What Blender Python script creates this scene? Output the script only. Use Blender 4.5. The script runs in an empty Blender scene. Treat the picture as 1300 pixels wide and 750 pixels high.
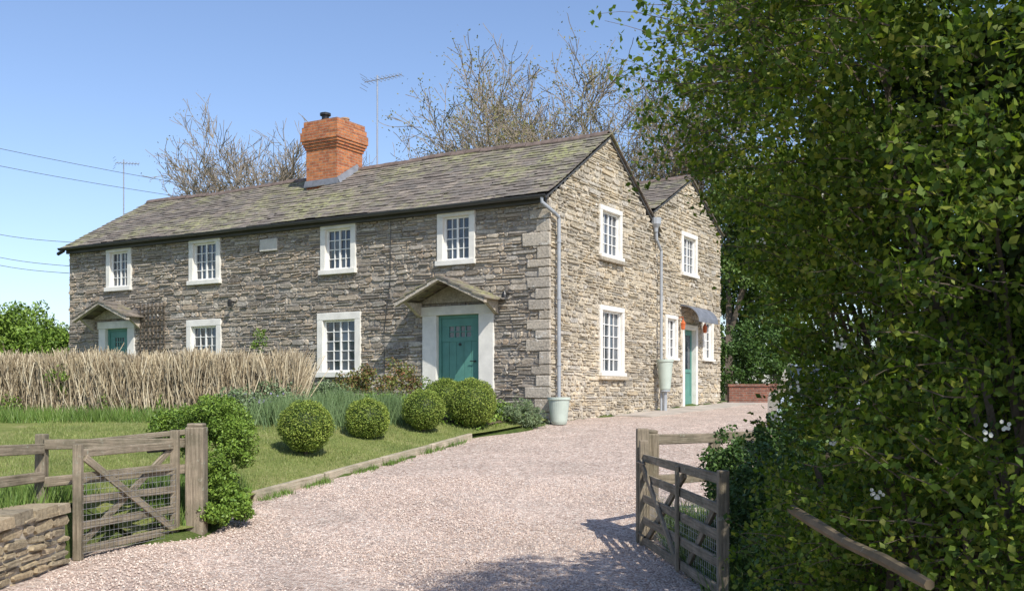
import bpy, math, random
import numpy as np
from mathutils import Vector, Matrix
random.seed(7); rng=np.random.default_rng(11)
scene=bpy.context.scene
EYE=0.61; F=1300.0
def W(px,py,Y): return Vector(((px-650)/F*Y, Y, EYE+(500-py)/F*Y))
# ---------------- materials ----------------
def newmat(name):
    m=bpy.data.materials.new(name); m.use_nodes=True
    nt=m.node_tree; b=nt.nodes['Principled BSDF']; return m,nt,b
def N(nt,t,**k):
    n=nt.nodes.new(t)
    for a,v in k.items(): setattr(n,a,v)
    return n
def ramp(nt,fac,stops,interp='LINEAR'):
    r=N(nt,'ShaderNodeValToRGB'); r.color_ramp.interpolation=interp
    e=r.color_ramp.elements
    while len(e)<len(stops): e.new(0.5)
    for i,(p,c) in enumerate(stops):
        e[i].position=p; e[i].color=(c[0],c[1],c[2],1) if len(c)==3 else c
    nt.links.new(fac,r.inputs[0]); return r.outputs[0]
def noise(nt,co,scale,detail=4,rough=.6):
    n=N(nt,'ShaderNodeTexNoise'); n.inputs['Scale'].default_value=scale
    n.inputs['Detail'].default_value=min(detail,6); n.inputs['Roughness'].default_value=rough
    if co is not None: nt.links.new(co,n.inputs['Vector'])
    return n.outputs['Fac']
def mix(nt,fac,a,b,mode='MIX'):
    m=N(nt,'ShaderNodeMix',data_type='RGBA',blend_type=mode)
    def s(i,v):
        if isinstance(v,(tuple,list)): m.inputs[i].default_value=(v[0],v[1],v[2],1)
        elif isinstance(v,(int,float)): m.inputs[i].default_value=v
        else: nt.links.new(v,m.inputs[i])
    s(0,fac); s(6,a); s(7,b); return m.outputs[2]
def bump(nt,b,h,strength,dist):
    n=N(nt,'ShaderNodeBump'); n.inputs['Strength'].default_value=strength; n.inputs['Distance'].default_value=dist
    nt.links.new(h,n.inputs['Height']); nt.links.new(n.outputs[0],b.inputs['Normal']); return n
def coord(nt,k='Object'): return N(nt,'ShaderNodeTexCoord').outputs[k]
def mapping(nt,co,scale):
    m=N(nt,'ShaderNodeMapping'); m.inputs['Scale'].default_value=scale; nt.links.new(co,m.inputs[0]); return m.outputs[0]
def island(nt): return N(nt,'ShaderNodeNewGeometry').outputs['Random Per Island']

def simple(name,col,rough=.6,var=.25,nscale=6,metal=0,bumps=.15,spec=.4):
    m,nt,b=newmat(name); co=coord(nt)
    f=noise(nt,co,nscale,5)
    c=ramp(nt,f,[(.3,[x*(1-var) for x in col]),(.7,[min(1,x*(1+var)) for x in col])])
    nt.links.new(c,b.inputs['Base Color']); b.inputs['Roughness'].default_value=rough
    b.inputs['Metallic'].default_value=metal; b.inputs['Specular IOR Level'].default_value=spec
    if bumps: bump(nt,b,noise(nt,co,nscale*8,3),bumps,.01)
    return m
def stone_mat(name,cols,lichen,lam,nsc=1.0):
    m,nt,b=newmat(name); co=coord(nt)
    n=len(cols)
    c=ramp(nt,island(nt),[(i/(n-1),c) for i,c in enumerate(cols)])
    big=noise(nt,co,.55*nsc,4,.7)
    c=mix(nt,.85,c,ramp(nt,big,[(.3,(.70,.69,.68)),(.7,(1.2,1.15,1.06))]),'MULTIPLY')
    fine=noise(nt,co,18,6,.7)
    c=mix(nt,.85,c,ramp(nt,fine,[(.3,(.5,.5,.5)),(.7,(1.4,1.4,1.4))]),'MULTIPLY')
    l=ramp(nt,noise(nt,co,4.2,6,.75),[(lam,(0,0,0)),(lam+.08,(.9,.9,.9))])
    c=mix(nt,l,c,lichen)
    nt.links.new(c,b.inputs['Base Color']); b.inputs['Roughness'].default_value=.92; b.inputs['Specular IOR Level'].default_value=.15
    bump(nt,b,noise(nt,co,26,5,.7),.9,.02)
    return m
def leaf_mat(name,cols,trans=.35,rough=.5):
    m,nt,b=newmat(name); n=len(cols)
    c=ramp(nt,island(nt),[(i/(n-1),c) for i,c in enumerate(cols)])
    big=noise(nt,coord(nt),1.6,2)
    c=mix(nt,.6,c,ramp(nt,big,[(.3,(.6,.65,.6)),(.7,(1.25,1.2,1.1))]),'MULTIPLY')
    nt.links.new(c,b.inputs['Base Color']); b.inputs['Roughness'].default_value=rough; b.inputs['Specular IOR Level'].default_value=.25
    if trans>0:
        t=N(nt,'ShaderNodeBsdfTranslucent'); nt.links.new(mix(nt,1.0,c,(1.5,1.6,.6),'MULTIPLY'),t.inputs[0])
        ms=N(nt,'ShaderNodeMixShader'); ms.inputs[0].default_value=trans
        nt.links.new(b.outputs[0],ms.inputs[1]); nt.links.new(t.outputs[0],ms.inputs[2])
        nt.links.new(ms.outputs[0],nt.nodes['Material Output'].inputs[0])
    return m

M={}
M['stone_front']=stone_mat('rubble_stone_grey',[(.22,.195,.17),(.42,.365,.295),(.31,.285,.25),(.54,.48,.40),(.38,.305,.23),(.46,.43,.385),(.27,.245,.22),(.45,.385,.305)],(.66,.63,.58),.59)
M['stone_gable']=stone_mat('rubble_stone_warm',[(.44,.385,.295),(.60,.53,.41),(.34,.305,.25),(.66,.59,.48),(.51,.425,.30),(.49,.46,.41),(.58,.51,.395)],(.70,.67,.60),.59)
M['stone_wall']=stone_mat('wall_stone',[(.40,.32,.21),(.52,.43,.30),(.30,.26,.19),(.46,.38,.25)],(.60,.55,.43),.64)
M['quoin']=stone_mat('quoin_stone',[(.38,.34,.285),(.54,.49,.42),(.45,.40,.33)],(.66,.63,.57),.57)
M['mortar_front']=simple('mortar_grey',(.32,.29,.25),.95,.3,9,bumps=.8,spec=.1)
M['mortar_gable']=simple('mortar_warm',(.49,.435,.345),.95,.3,9,bumps=.8,spec=.1)
M['white']=simple('white_painted_stone',(.76,.73,.66),.7,.12,4,bumps=.3)
M['whitewood']=simple('white_painted_wood',(.80,.79,.75),.45,.05,8,bumps=.05)
M['teal']=simple('teal_paint',(.095,.25,.205),.42,.12,5,bumps=.04)
M['lead']=simple('lead_grey',(.17,.18,.20),.6,.25,5,metal=.1,bumps=.1)
M['pipe']=simple('pipe_grey',(.34,.36,.38),.45,.15,3,bumps=.03)
M['gutter']=simple('gutter_dark',(.07,.07,.07),.5,.2,3,bumps=.03)
M['black']=simple('black_metal',(.02,.02,.02),.4,.2,3,bumps=0)
M['wire']=simple('grey_cable',(.12,.13,.15),.6,.1,3,bumps=0)
M['alu']=simple('aluminium',(.45,.46,.48),.4,.1,3,metal=.6,bumps=0)
M['pot']=simple('pale_green_glaze',(.46,.52,.45),.5,.1,4,bumps=.1)
M['copper']=simple('orange_copper',(.55,.13,.04),.45,.25,20,bumps=.1)
M['soil']=simple('soil',(.14,.10,.065),.95,.4,8,bumps=1)
M['paving']=simple('paving_stone',(.42,.37,.31),.85,.25,2,bumps=.4)
# glass
m,nt,b=newmat('window_glass'); co=coord(nt)
c=ramp(nt,noise(nt,co,1.3,3),[(.35,(.010,.014,.02)),(.65,(.07,.09,.115))]); nt.links.new(c,b.inputs['Base Color'])
b.inputs['Roughness'].default_value=.05; b.inputs['Specular IOR Level'].default_value=1.0
bump(nt,b,noise(nt,co,3,2),.25,.02); M['glass']=m
# slate
m,nt,b=newmat('weathered_slate'); co=coord(nt)
c=ramp(nt,island(nt),[(0,(.135,.12,.105)),(.35,(.22,.19,.165)),(.7,(.175,.16,.145)),(1,(.29,.25,.21))])
c=mix(nt,.85,c,ramp(nt,noise(nt,co,9,6,.7),[(.3,(.55,.55,.55)),(.7,(1.35,1.3,1.22))]),'MULTIPLY')
pat=noise(nt,co,.55,6,.8)
l=ramp(nt,pat,[(.47,(0,0,0)),(.64,(.85,.85,.85))])
fm=ramp(nt,noise(nt,co,8,6,.8),[(.43,(0,0,0)),(.54,(1,1,1))])
l=mix(nt,1.0,l,fm,'MULTIPLY')
c=mix(nt,l,c,ramp(nt,noise(nt,co,4,3),[(.4,(.27,.28,.10)),(.6,(.42,.42,.20))]))
l2=ramp(nt,noise(nt,co,5,6,.8),[(.60,(0,0,0)),(.68,(.6,.6,.6))]); c=mix(nt,l2,c,(.42,.40,.35))
nt.links.new(c,b.inputs['Base Color']); b.inputs['Roughness'].default_value=.85; b.inputs['Specular IOR Level'].default_value=.25
bump(nt,b,noise(nt,co,22,5),.6,.015); M['slate']=m
# brick
def brickmat(name,c1,c2,mo):
    m,nt,b=newmat(name); uv=coord(nt,'UV')
    br=N(nt,'ShaderNodeTexBrick'); nt.links.new(uv,br.inputs[0])
    for k,v in {'Scale':1,'Brick Width':.225,'Row Height':.075,'Mortar Size':.009,'Mortar Smooth':.2,'Bias':0}.items(): br.inputs[k].default_value=v
    br.inputs['Color1'].default_value=(*c1,1); br.inputs['Color2'].default_value=(*c2,1); br.inputs['Mortar'].default_value=(*mo,1)
    c=mix(nt,.8,br.outputs[0],ramp(nt,noise(nt,coord(nt),7,6,.7),[(.3,(.5,.5,.5)),(.7,(1.3,1.3,1.3))]),'MULTIPLY')
    nt.links.new(c,b.inputs['Base Color']); b.inputs['Roughness'].default_value=.9
    inv=N(nt,'ShaderNodeMath',operation='SUBTRACT'); inv.inputs[0].default_value=1; nt.links.new(br.outputs['Fac'],inv.inputs[1])
    bump(nt,b,inv.outputs[0],.8,.01); return m
M['brick']=brickmat('orange_brick',(.58,.21,.075),(.36,.11,.05),(.42,.28,.18))
M['darkbrick']=brickmat('red_brick',(.26,.10,.06),(.16,.065,.045),(.24,.19,.15))
# timber
def timber(name,c0,c1):
    m,nt,b=newmat(name); uv=coord(nt,'UV')
    f=noise(nt,mapping(nt,uv,(2.5,45,1)),1.0,6,.7)
    c=ramp(nt,f,[(.3,c0),(.7,c1)])
    c=mix(nt,.8,c,ramp(nt,noise(nt,coord(nt),3.5,5,.7),[(.3,(.5,.54,.46)),(.7,(1.3,1.25,1.2))]),'MULTIPLY')
    l=ramp(nt,noise(nt,coord(nt),11,5,.75),[(.60,(0,0,0)),(.68,(.7,.7,.7))]); c=mix(nt,l,c,(.36,.37,.29))
    nt.links.new(c,b.inputs['Base Color']); b.inputs['Roughness'].default_value=.88; b.inputs['Specular IOR Level'].default_value=.15
    bump(nt,b,f,1.0,.012); return m
M['timber']=timber('weathered_timber',(.14,.115,.085),(.38,.325,.25))
M['oldtimber']=timber('mossy_timber',(.09,.07,.045),(.24,.19,.13))
M['sleeper']=timber('edging_timber',(.28,.23,.17),(.56,.50,.39))
M['bark']=simple('bark',(.13,.105,.08),.9,.35,6,bumps=.6,spec=.1)
M['twig']=simple('pale_twig',(.25,.21,.16),.9,.3,3,bumps=0,spec=.1)
# gravel
m,nt,b=newmat('pink_gravel'); co=coord(nt)
v=N(nt,'ShaderNodeTexVoronoi'); v.inputs['Scale'].default_value=48; nt.links.new(co,v.inputs['Vector'])
sep=N(nt,'ShaderNodeSeparateColor'); nt.links.new(v.outputs['Color'],sep.inputs[0])
c=ramp(nt,sep.outputs[0],[(0,(.27,.205,.165)),(.3,(.50,.385,.32)),(.6,(.63,.50,.415)),(.85,(.70,.60,.515)),(1,(.84,.78,.69))])
c=mix(nt,.7,c,ramp(nt,noise(nt,co,1.1,6,.65),[(.3,(.74,.72,.70)),(.7,(1.15,1.1,1.06))]),'MULTIPLY')
c=mix(nt,.6,c,ramp(nt,noise(nt,co,9,5,.6),[(.3,(.70,.70,.70)),(.7,(1.25,1.25,1.25))]),'MULTIPLY')
nt.links.new(c,b.inputs['Base Color']); b.inputs['Roughness'].default_value=.9; b.inputs['Specular IOR Level'].default_value=.2
bump(nt,b,v.outputs['Distance'],1.0,-.02); M['gravel']=m
def grassmat(name,a,bb,cc):
    m,nt,b=newmat(name); co=coord(nt)
    c=ramp(nt,noise(nt,co,1.3,6,.75),[(.35,a),(.5,bb),(.65,cc)])
    c=mix(nt,.6,c,ramp(nt,noise(nt,co,30,5,.7),[(.3,(.5,.5,.5)),(.7,(1.4,1.4,1.4))]),'MULTIPLY')
    nt.links.new(c,b.inputs['Base Color']); b.inputs['Roughness'].default_value=.9; b.inputs['Specular IOR Level'].default_value=.1
    bump(nt,b,noise(nt,co,45,5,.7),1,.03); return m
M['ground']=grassmat('ground_grass',(.06,.095,.025),(.10,.14,.035),(.15,.17,.06))
M['lawn']=grassmat('lawn_grass',(.14,.185,.05),(.22,.25,.075),(.32,.31,.13))
M['blade']=leaf_mat('grass_blade',[(.14,.195,.05),(.20,.25,.07),(.30,.31,.13),(.16,.21,.055)],0)
M['longgrass']=leaf_mat('long_grass_blade',[(.08,.15,.03),(.13,.22,.04),(.20,.27,.08)],0)
M['hawthorn']=leaf_mat('hawthorn_leaf',[(.04,.08,.013),(.085,.15,.023),(.15,.225,.032),(.06,.105,.017),(.21,.275,.045),(.27,.285,.06)],.4,.5)
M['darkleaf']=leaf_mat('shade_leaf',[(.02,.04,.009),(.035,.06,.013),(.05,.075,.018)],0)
M['box']=leaf_mat('box_leaf',[(.12,.18,.03),(.17,.24,.04),(.24,.31,.05),(.31,.35,.08)],0,.6)
M['shrub']=leaf_mat('shrub_leaf',[(.09,.165,.025),(.15,.245,.038),(.21,.31,.05),(.11,.19,.03)],0)
M['iris']=leaf_mat('iris_leaf',[(.14,.22,.09),(.20,.28,.13),(.11,.18,.065)],0)
M['rose']=leaf_mat('rose_leaf',[(.22,.09,.05),(.12,.17,.04),(.17,.20,.05),(.28,.13,.08)],0)
M['silver']=leaf_mat('silver_leaf',[(.16,.24,.11),(.24,.30,.18),(.13,.20,.07)],0)
M['far']=leaf_mat('tree_leaf',[(.07,.13,.03),(.12,.19,.045),(.17,.24,.06)],.15)
M['spring']=leaf_mat('spring_leaf',[(.22,.19,.07),(.28,.26,.10),(.17,.18,.06)],.2)
M['laurel']=leaf_mat('laurel_leaf',[(.04,.085,.02),(.065,.125,.028),(.09,.16,.035)],0)
M['petal']=simple('white_petal',(.80,.80,.72),.7,.05,10,bumps=0)
m,nt,b=newmat('dead_stick'); c=ramp(nt,island(nt),[(0,(.14,.105,.065)),(.3,(.32,.255,.165)),(.7,(.53,.45,.31)),(1,(.74,.66,.50))])
c=mix(nt,.85,c,ramp(nt,noise(nt,coord(nt),2.2,5,.75),[(.35,(.55,.53,.51)),(.65,(1.25,1.22,1.12))]),'MULTIPLY')
nt.links.new(c,b.inputs['Base Color']); b.inputs['Roughness'].default_value=.85; M['stick']=m
M['carpaint']=simple('silver_car_paint',(.42,.46,.48),.22,.03,2,metal=.5,bumps=0,spec=.7)

# ---------------- mesh helpers ----------------
class MB:
    def __init__(s): s.v=[];s.f=[];s.uv=[]
    def face(s,pts,uvs=None):
        i=len(s.v); s.v+= [tuple(p) for p in pts]; s.f.append(list(range(i,i+len(pts))))
        s.uv+= uvs if uvs else [(0,0)]*len(pts)
    def box8(s,c):
        i=len(s.v); s.v+=[tuple(p) for p in c]
        c=[Vector(p) for p in c]
        lx=(c[1]-c[0]).length; ly=(c[3]-c[0]).length; lz=(c[4]-c[0]).length
        r=random.random()*7
        for q,(a,b_) in zip([(3,2,1,0),(4,5,6,7),(0,1,5,4),(1,2,6,5),(2,3,7,6),(3,0,4,7)],[(lx,ly),(lx,ly),(lx,lz),(ly,lz),(lx,lz),(ly,lz)]):
            s.f.append([i+k for k in q])
            if a>=b_: s.uv+=[(r,r),(r+a,r),(r+a,r+b_),(r,r+b_)]
            else: s.uv+=[(r,r),(r,r+a),(r+b_,r+a),(r+b_,r)]
    def box(s,P,a0,a1,z0,z1,d0,d1):
        s.box8([P(a0,z0,d0),P(a1,z0,d0),P(a1,z0,d1),P(a0,z0,d1),P(a0,z1,d0),P(a1,z1,d0),P(a1,z1,d1),P(a0,z1,d1)])
    def beam(s,p,q,w,h,up=Vector((0,0,1))):
        p=Vector(p);q=Vector(q); d=(q-p).normalized(); 
        if abs(d.dot(up))>.95: up=Vector((0,1,0))
        x=d.cross(up).normalized()*w/2; y=x.cross(d).normalized()*h/2
        s.box8([p-x-y,q-x-y,q+x-y,p+x-y,p-x+y,q-x+y,q+x+y,p+x+y])
    def tube(s,pts,r,n=8):
        pts=[Vector(p) for p in pts]; rings=[]
        rr=r if isinstance(r,(list,tuple)) else [r]*len(pts)
        for k,p in enumerate(pts):
            d=((pts[min(k+1,len(pts)-1)]-pts[max(k-1,0)])).normalized()
            up=Vector((0,0,1)) if abs(d.z)<.9 else Vector((0,1,0))
            x=d.cross(up).normalized(); y=x.cross(d)
            i=len(s.v)
            for j in range(n):
                a=2*math.pi*j/n; s.v.append(tuple(p+(x*math.cos(a)+y*math.sin(a))*rr[k]))
            rings.append(i)
        for k in range(len(rings)-1):
            for j in range(n):
                a,b_=rings[k],rings[k+1]; s.f.append([a+j,a+(j+1)%n,b_+(j+1)%n,b_+j]); s.uv+=[(0,0)]*4
        s.f.append([rings[0]+j for j in range(n)][::-1]); s.f.append([rings[-1]+j for j in range(n)]); s.uv+=[(0,0)]*(2*n)
    def lathe(s,c,prof,n=28):
        c=Vector(c); rings=[]
        for r,z in prof:
            i=len(s.v); rings.append(i)
            for j in range(n):
                a=2*math.pi*j/n; s.v.append((c.x+r*math.cos(a),c.y+r*math.sin(a),c.z+z))
        for k in range(len(rings)-1):
            for j in range(n):
                a,b_=rings[k],rings[k+1]; s.f.append([a+j,a+(j+1)%n,b_+(j+1)%n,b_+j]); s.uv+=[(0,0)]*4
        s.f.append([rings[0]+j for j in range(n)][::-1]); s.f.append([rings[-1]+j for j in range(n)]); s.uv+=[(0,0)]*(2*n)
    def obj(s,name,mat,parent=None,bevel=0,smooth=False):
        me=bpy.data.meshes.new(name); me.from_pydata(s.v,[],s.f)
        u=me.uv_layers.new(name='UVMap'); u.data.foreach_set('uv',np.array(s.uv,dtype=np.float32).ravel())
        me.materials.append(mat); me.update()
        o=bpy.data.objects.new(name,me); scene.collection.objects.link(o)
        if parent: o.parent=parent
        if smooth: me.polygons.foreach_set('use_smooth',[True]*len(me.polygons))
        if bevel:
            bv=o.modifiers.new('bevel','BEVEL'); bv.width=bevel; bv.segments=2; bv.limit_method='ANGLE'
        return o
def np_obj(name,V,k,mat,parent=None,smooth=False):
    V=np.asarray(V,dtype=np.float32).reshape(-1,3); n=len(V); nf=n//k
    me=bpy.data.meshes.new(name); me.vertices.add(n); me.vertices.foreach_set('co',V.ravel())
    me.loops.add(n); me.loops.foreach_set('vertex_index',np.arange(n,dtype=np.int32))
    me.polygons.add(nf); me.polygons.foreach_set('loop_start',np.arange(0,n,k,dtype=np.int32))
    me.update(calc_edges=True); me.materials.append(mat)
    o=bpy.data.objects.new(name,me); scene.collection.objects.link(o)
    if parent: o.parent=parent
    return o
def empty(name,loc=(0,0,0),rot=0):
    e=bpy.data.objects.new(name,None); e.location=loc; e.rotation_euler=(0,0,rot); scene.collection.objects.link(e); return e
def unit(n):
    d=rng.normal(size=(n,3)); return d/np.linalg.norm(d,axis=1,keepdims=True)
def leafV(P,size,aspect=.55,up=.0):
    n=len(P); a=unit(n); a[:,2]+=up; a/=np.linalg.norm(a,axis=1,keepdims=True)
    b=np.cross(a,unit(n)); b/=np.linalg.norm(b,axis=1,keepdims=True); c=np.cross(a,b)
    s=(size*rng.uniform(.6,1.3,n))[:,None]
    return np.stack([P-a*s*.5,P+b*s*.5*aspect+c*s*.1-a*s*.05,P+a*s*.5,P-b*s*.5*aspect+c*s*.1-a*s*.05],1)
def cloud(mains,nsub,rsub,nleaf,shell=.75,flat=1.0):
    mains=[(np.array(c,float),np.array(r,float)*np.ones(3)) for c,r in mains]
    vol=np.array([r.prod()**(2/3) for c,r in mains]); pr=vol/vol.sum()
    idx=rng.choice(len(mains),nsub,p=pr); C=np.array([mains[i][0] for i in idx]); R=np.array([mains[i][1] for i in idx])
    d=unit(nsub); rad=rng.uniform(shell,1.0,(nsub,1)); S=C+d*R*rad
    rs=rng.uniform(rsub*.6,rsub*1.4,nsub)
    P=np.repeat(S,nleaf,0); rr=np.repeat(rs,nleaf)[:,None]
    dd=unit(len(P))*rng.uniform(.3,1,(len(P),1))**.5; dd[:,2]*=flat
    return P+dd*rr
def blades(P,h,w,lean=.35):
    n=len(P); a=rng.uniform(0,2*np.pi,n); dx=np.stack([np.cos(a),np.sin(a),np.zeros(n)],1)
    H=h*rng.uniform(.5,1.3,n); l=unit(n); l[:,2]=0
    tip=P+np.array([0,0,1])*H[:,None]+l*(H*lean)[:,None]
    return np.stack([P-dx*w/2,P+dx*w/2,tip],1)
# ---------------- terrain ----------------
def D(y): return np.interp(y,[-50,9,11,14,21.5,31,60],[-1,-1,-.94,-.68,0,.33,.4])
def E(y): return np.interp(y,[0,10.3,11.2,13.15,18.9,20.3,21.06,21.5,31],[-4.2,-4.2,-3.35,-3.29,-.77,.25,.62,.777,6.4])
def sst(t): t=np.clip(t,0,1); return t*t*(3-2*t)
def L(x,y):
    x=np.asarray(x,float);y=np.asarray(y,float)
    z=D(y)+.10+np.minimum(.36,.15*np.maximum(0,E(y)-x))
    xw=np.interp(y,[0,10.2,11.2],[-4.25,-4.25,-3.7])
    k=sst((xw-x)/.25)*sst((13-y)/2)
    z=np.where(y<10.4,np.where(x>-4.3,D(y)-.04,z),z)
    return z*(1-k)+np.maximum(z,-.5)*k
def H(x,y): return np.where(x<E(y),L(x,y)-.05,D(y)-.03)
def gridobj(name,xs2,ys,zf,mat):
    ny=len(ys); nx=xs2.shape[1]; Y=np.repeat(ys[:,None],nx,1); Z=zf(xs2,Y)
    V=np.stack([xs2,Y,Z],-1).reshape(-1,3)
    i=(np.arange(ny-1)[:,None]*nx+np.arange(nx-1)[None]).ravel()
    Fc=np.stack([i,i+1,i+nx+1,i+nx],1)
    me=bpy.data.meshes.new(name); me.from_pydata(V.tolist(),[],Fc.tolist()); me.materials.append(mat)
    me.polygons.foreach_set('use_smooth',[True]*len(me.polygons))
    o=bpy.data.objects.new(name,me); scene.collection.objects.link(o); return o
xs=np.unique(np.concatenate([np.linspace(-400,-20,20),np.arange(-18,14,.25),[-4.32,-4.22],np.linspace(14,400,20)]))
ys=np.unique(np.concatenate([np.linspace(-60,0,10),np.arange(0,36,.3),np.linspace(36,700,25)]))
gridobj('ground',np.repeat(xs[None],len(ys),0),ys,H,M['ground'])
ys=np.arange(-4,35,.2)
def strip(lo,hi,n): t=np.linspace(0,1,n)[None]; return lo[:,None]*(1-t)+hi[:,None]*t
gridobj('gravel_drive',strip(E(ys)-.12,np.interp(ys,[-4,10.8,12,14,40],[2.3,2.0,2.8,9,12]),40),ys,lambda x,y:D(y)+.012*np.sin(x*2.1+y*1.3)*np.sin(y*.9)+.0,M['gravel'])
ys=np.arange(1,24,.2)
gridobj('lawn',strip(np.full(len(ys),-16.),np.where(ys<10.4,-4.45,E(ys)+.0),70),ys,lambda x,y:L(x,y)+.01*np.sin(x*1.7)*np.sin(y*2.3),M['lawn'])
def inlawn(n,x0,x1,y0,y1):
    x=rng.uniform(x0,x1,n); y=rng.uniform(y0,y1,n); k=x<E(y)-.05; x=x[k];y=y[k]
    return np.stack([x,y,L(x,y)],1)
np_obj('lawn_grass',blades(inlawn(110000,-8,.5,11.2,20.5),.04,.011),3,M['blade'])
P=np.concatenate([inlawn(8000,-6.5,-4.5,7,11.2),inlawn(9000,-12,-3.9,17.6,18.6),inlawn(3500,-4.2,-3.2,10.9,13.2)])
np_obj('long_grass',blades(P,.22,.014,.5),3,M['longgrass'])
x=rng.uniform(1.55,3.2,9000); y=rng.uniform(7.5,12,9000)
np_obj('verge_grass',blades(np.stack([x,y,D(y)-.02],1),.28,.014,.5),3,M['longgrass'])
t=rng.uniform(0,1,2600); t=t[(np.sin(t*37)+np.sin(t*91))>.1]
x=-3.25+t*2.5+rng.normal(.05,.05,len(t)); y=13.1+t*5.85+rng.normal(0,.05,len(t))
np_obj('edge_weeds',blades(np.stack([x,y,D(y)],1),.08,.012,.6),3,M['longgrass'])
n=26000; y=rng.uniform(8,15,n); x=rng.uniform(-4.1,1.9,n); k=(x>E(y)+.1); x=x[k];y=y[k]; n=len(x)
Pp=np.stack([x,y,D(y)+.004],1); s=rng.uniform(.006,.015,n)[:,None]
a=unit(n);b_=np.cross(a,unit(n));b_/=np.linalg.norm(b_,axis=1,keepdims=True);c_=np.cross(a,b_)
o6=[Pp+a*s,Pp+b_*s,Pp-a*s,Pp-b_*s,Pp+c_*s*.7,Pp-c_*s*.7]
tri=[(0,1,4),(1,2,4),(2,3,4),(3,0,4),(1,0,5),(2,1,5),(3,2,5),(0,3,5)]
m,nt,b=newmat('pebble'); c=ramp(nt,noise(nt,coord(nt),40,2),[(.3,(.38,.285,.235)),(.5,(.60,.48,.40)),(.7,(.80,.72,.63))]); nt.links.new(c,b.inputs['Base Color']); b.inputs['Roughness'].default_value=.9
np_obj('gravel_pebbles',np.stack([np.stack([o6[i] for i in t],1) for t in tri],1),3,m)

# ---------------- house ----------------
TH=math.atan2(-.509,.861)
house=empty('stone_cottage',(.777,21.5,0),TH)
HM=Matrix.Translation((.777,21.5,0))@Matrix.Rotation(TH,4,'Z')
PF=lambda a,z,d:(a,-d,z)
PG=lambda a,z,d:(d,a,z)
PG2=lambda a,z,d:(d-.05,a,z)
LEN=15.7; EV=4.79; RZ=6.66; DEP=5.8; SL=(RZ-EV)/2.9
fo=[(-2.83,-1.82,3.45,4.70),(-6.24,-5.15,3.45,4.70),(-10.76,-9.6,3.45,4.70),(-14.06,-13.01,3.45,4.70),
    (-6.34,-5.0,1.0,2.55),(-10.85,-9.57,1.0,2.55),(-3.22,-1.34,-.2,2.56),(-14.36,-12.88,-.2,2.62)]
go=[(2.39,3.61,3.76,4.98),(2.39,3.73,1.02,2.67)]
g2=[(7.64,8.86,3.86,5.09),(7.70,8.86,.2,2.54),(6.5,7.35,1.5,2.72),(9.31,10.2,1.55,2.8)]
def ivals(z0,z1,lim,ops):
    lo,hi=lim(z0,z1); 
    if hi<=lo+.03: return []
    iv=[(lo,hi)]
    for a0,a1,b0,b1 in ops:
        if b0<z1-.001 and b1>z0+.001:
            nv=[]
            for p,q in iv:
                if a1<=p or a0>=q: nv.append((p,q)); continue
                if a0-p>.02: nv.append((p,a0))
                if q-a1>.02: nv.append((a1,q))
            iv=nv
    return iv
def wall(name,P,lim,ops,ztop,stm,mom,zbase=-.6,hmin=.045,hmax=.15):
    bk=sorted(set([zbase,ztop]+[v for o in ops for v in o[2:] if zbase<v<ztop]))
    mo=MB(); st=MB()
    for z0,z1 in zip(bk[:-1],bk[1:]):
        n=max(1,int((z1-z0)/.12)); zz=np.linspace(z0,z1,n+1)
        for p,q in zip(zz[:-1],zz[1:]):
            for a0,a1 in ivals(p,q,lim,ops): mo.face([P(a0,p,0),P(a1,p,0),P(a1,q,0),P(a0,q,0)])
        z=z0
        while z<z1-1e-4:
            h=random.uniform(hmin,hmax); 
            if z1-(z+h)<hmin: h=z1-z
            for a0,a1 in ivals(z,z+h,lim,ops):
                a=a0
                while a<a1-1e-4:
                    w=min(.62,max(.07,random.lognormvariate(-1.6,.6)))
                    if a1-(a+w)<.08: w=a1-a
                    parts=[(z,z+h)]
                    if h>.08 and random.random()<.45:
                        m_=z+h*random.uniform(.35,.65); parts=[(z,m_),(m_,z+h)]
                    for s0,s1 in parts: stone(st,P,a,a+w,s0,s1)
                    a+=w
            z+=h
    mo.obj(name+'_mortar',mom,house); st.obj(name+'_stones',stm,house)
def stone(st,P,a0,a1,z0,z1,dmax=.05):
    g=random.uniform(.003,.013); j=lambda s:random.uniform(-s,s)
    a0+=g;a1-=g;z0+=g*.8;z1-=g*.8
    w=a1-a0;h=z1-z0
    if w<.02 or h<.015: return
    c=min(.34*h,.25*w); d=random.uniform(.006,dmax); t=j(.011); tl=j(.012)
    ring=[(a0+c,z0-tl),(a1-c,z0+tl),(a1,z0+c+tl),(a1,z1-c+tl),(a1-c,z1+tl),(a0+c,z1-tl),(a0,z1-c-tl),(a0,z0+c-tl)]
    ring=[(a+j(.010),z+j(.009)) for a,z in ring]
    ca,cz=(a0+a1)/2,(z0+z1)/2; i=len(st.v)
    ins=min(.012,.18*h)
    for a,z in ring: st.v.append(P(a,z,-.01))
    for a,z in ring:
        k1=1-ins/(w/2); k2=1-ins/(h/2)
        st.v.append(P(ca+(a-ca)*k1,cz+(z-cz)*k2,d+t*(1 if a<ca else -1)+j(.005)))
    for k in range(8): st.f.append([i+k,i+(k+1)%8,i+8+(k+1)%8,i+8+k]); st.uv+=[(0,0)]*4
    st.f.append([i+8+k for k in range(8)]); st.uv+=[(0,0)]*8
wall('front_wall',PF,lambda z0,z1:(-LEN,0),fo,EV+.02,M['stone_front'],M['mortar_front'])
def limg(z0,z1):
    e=max(0,(z1-EV)/SL); return (e,DEP-e)
wall('gable_wall',PG,limg,go,RZ-.06,M['stone_gable'],M['mortar_gable'])
E2=5.35;R2=6.62;V0=5.8;V1=10.9;VM=8.35
def limg2(z0,z1):
    e=max(0,(z1-E2)/((R2-E2)/(VM-V0))); return (V0+e,V1-e)
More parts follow.
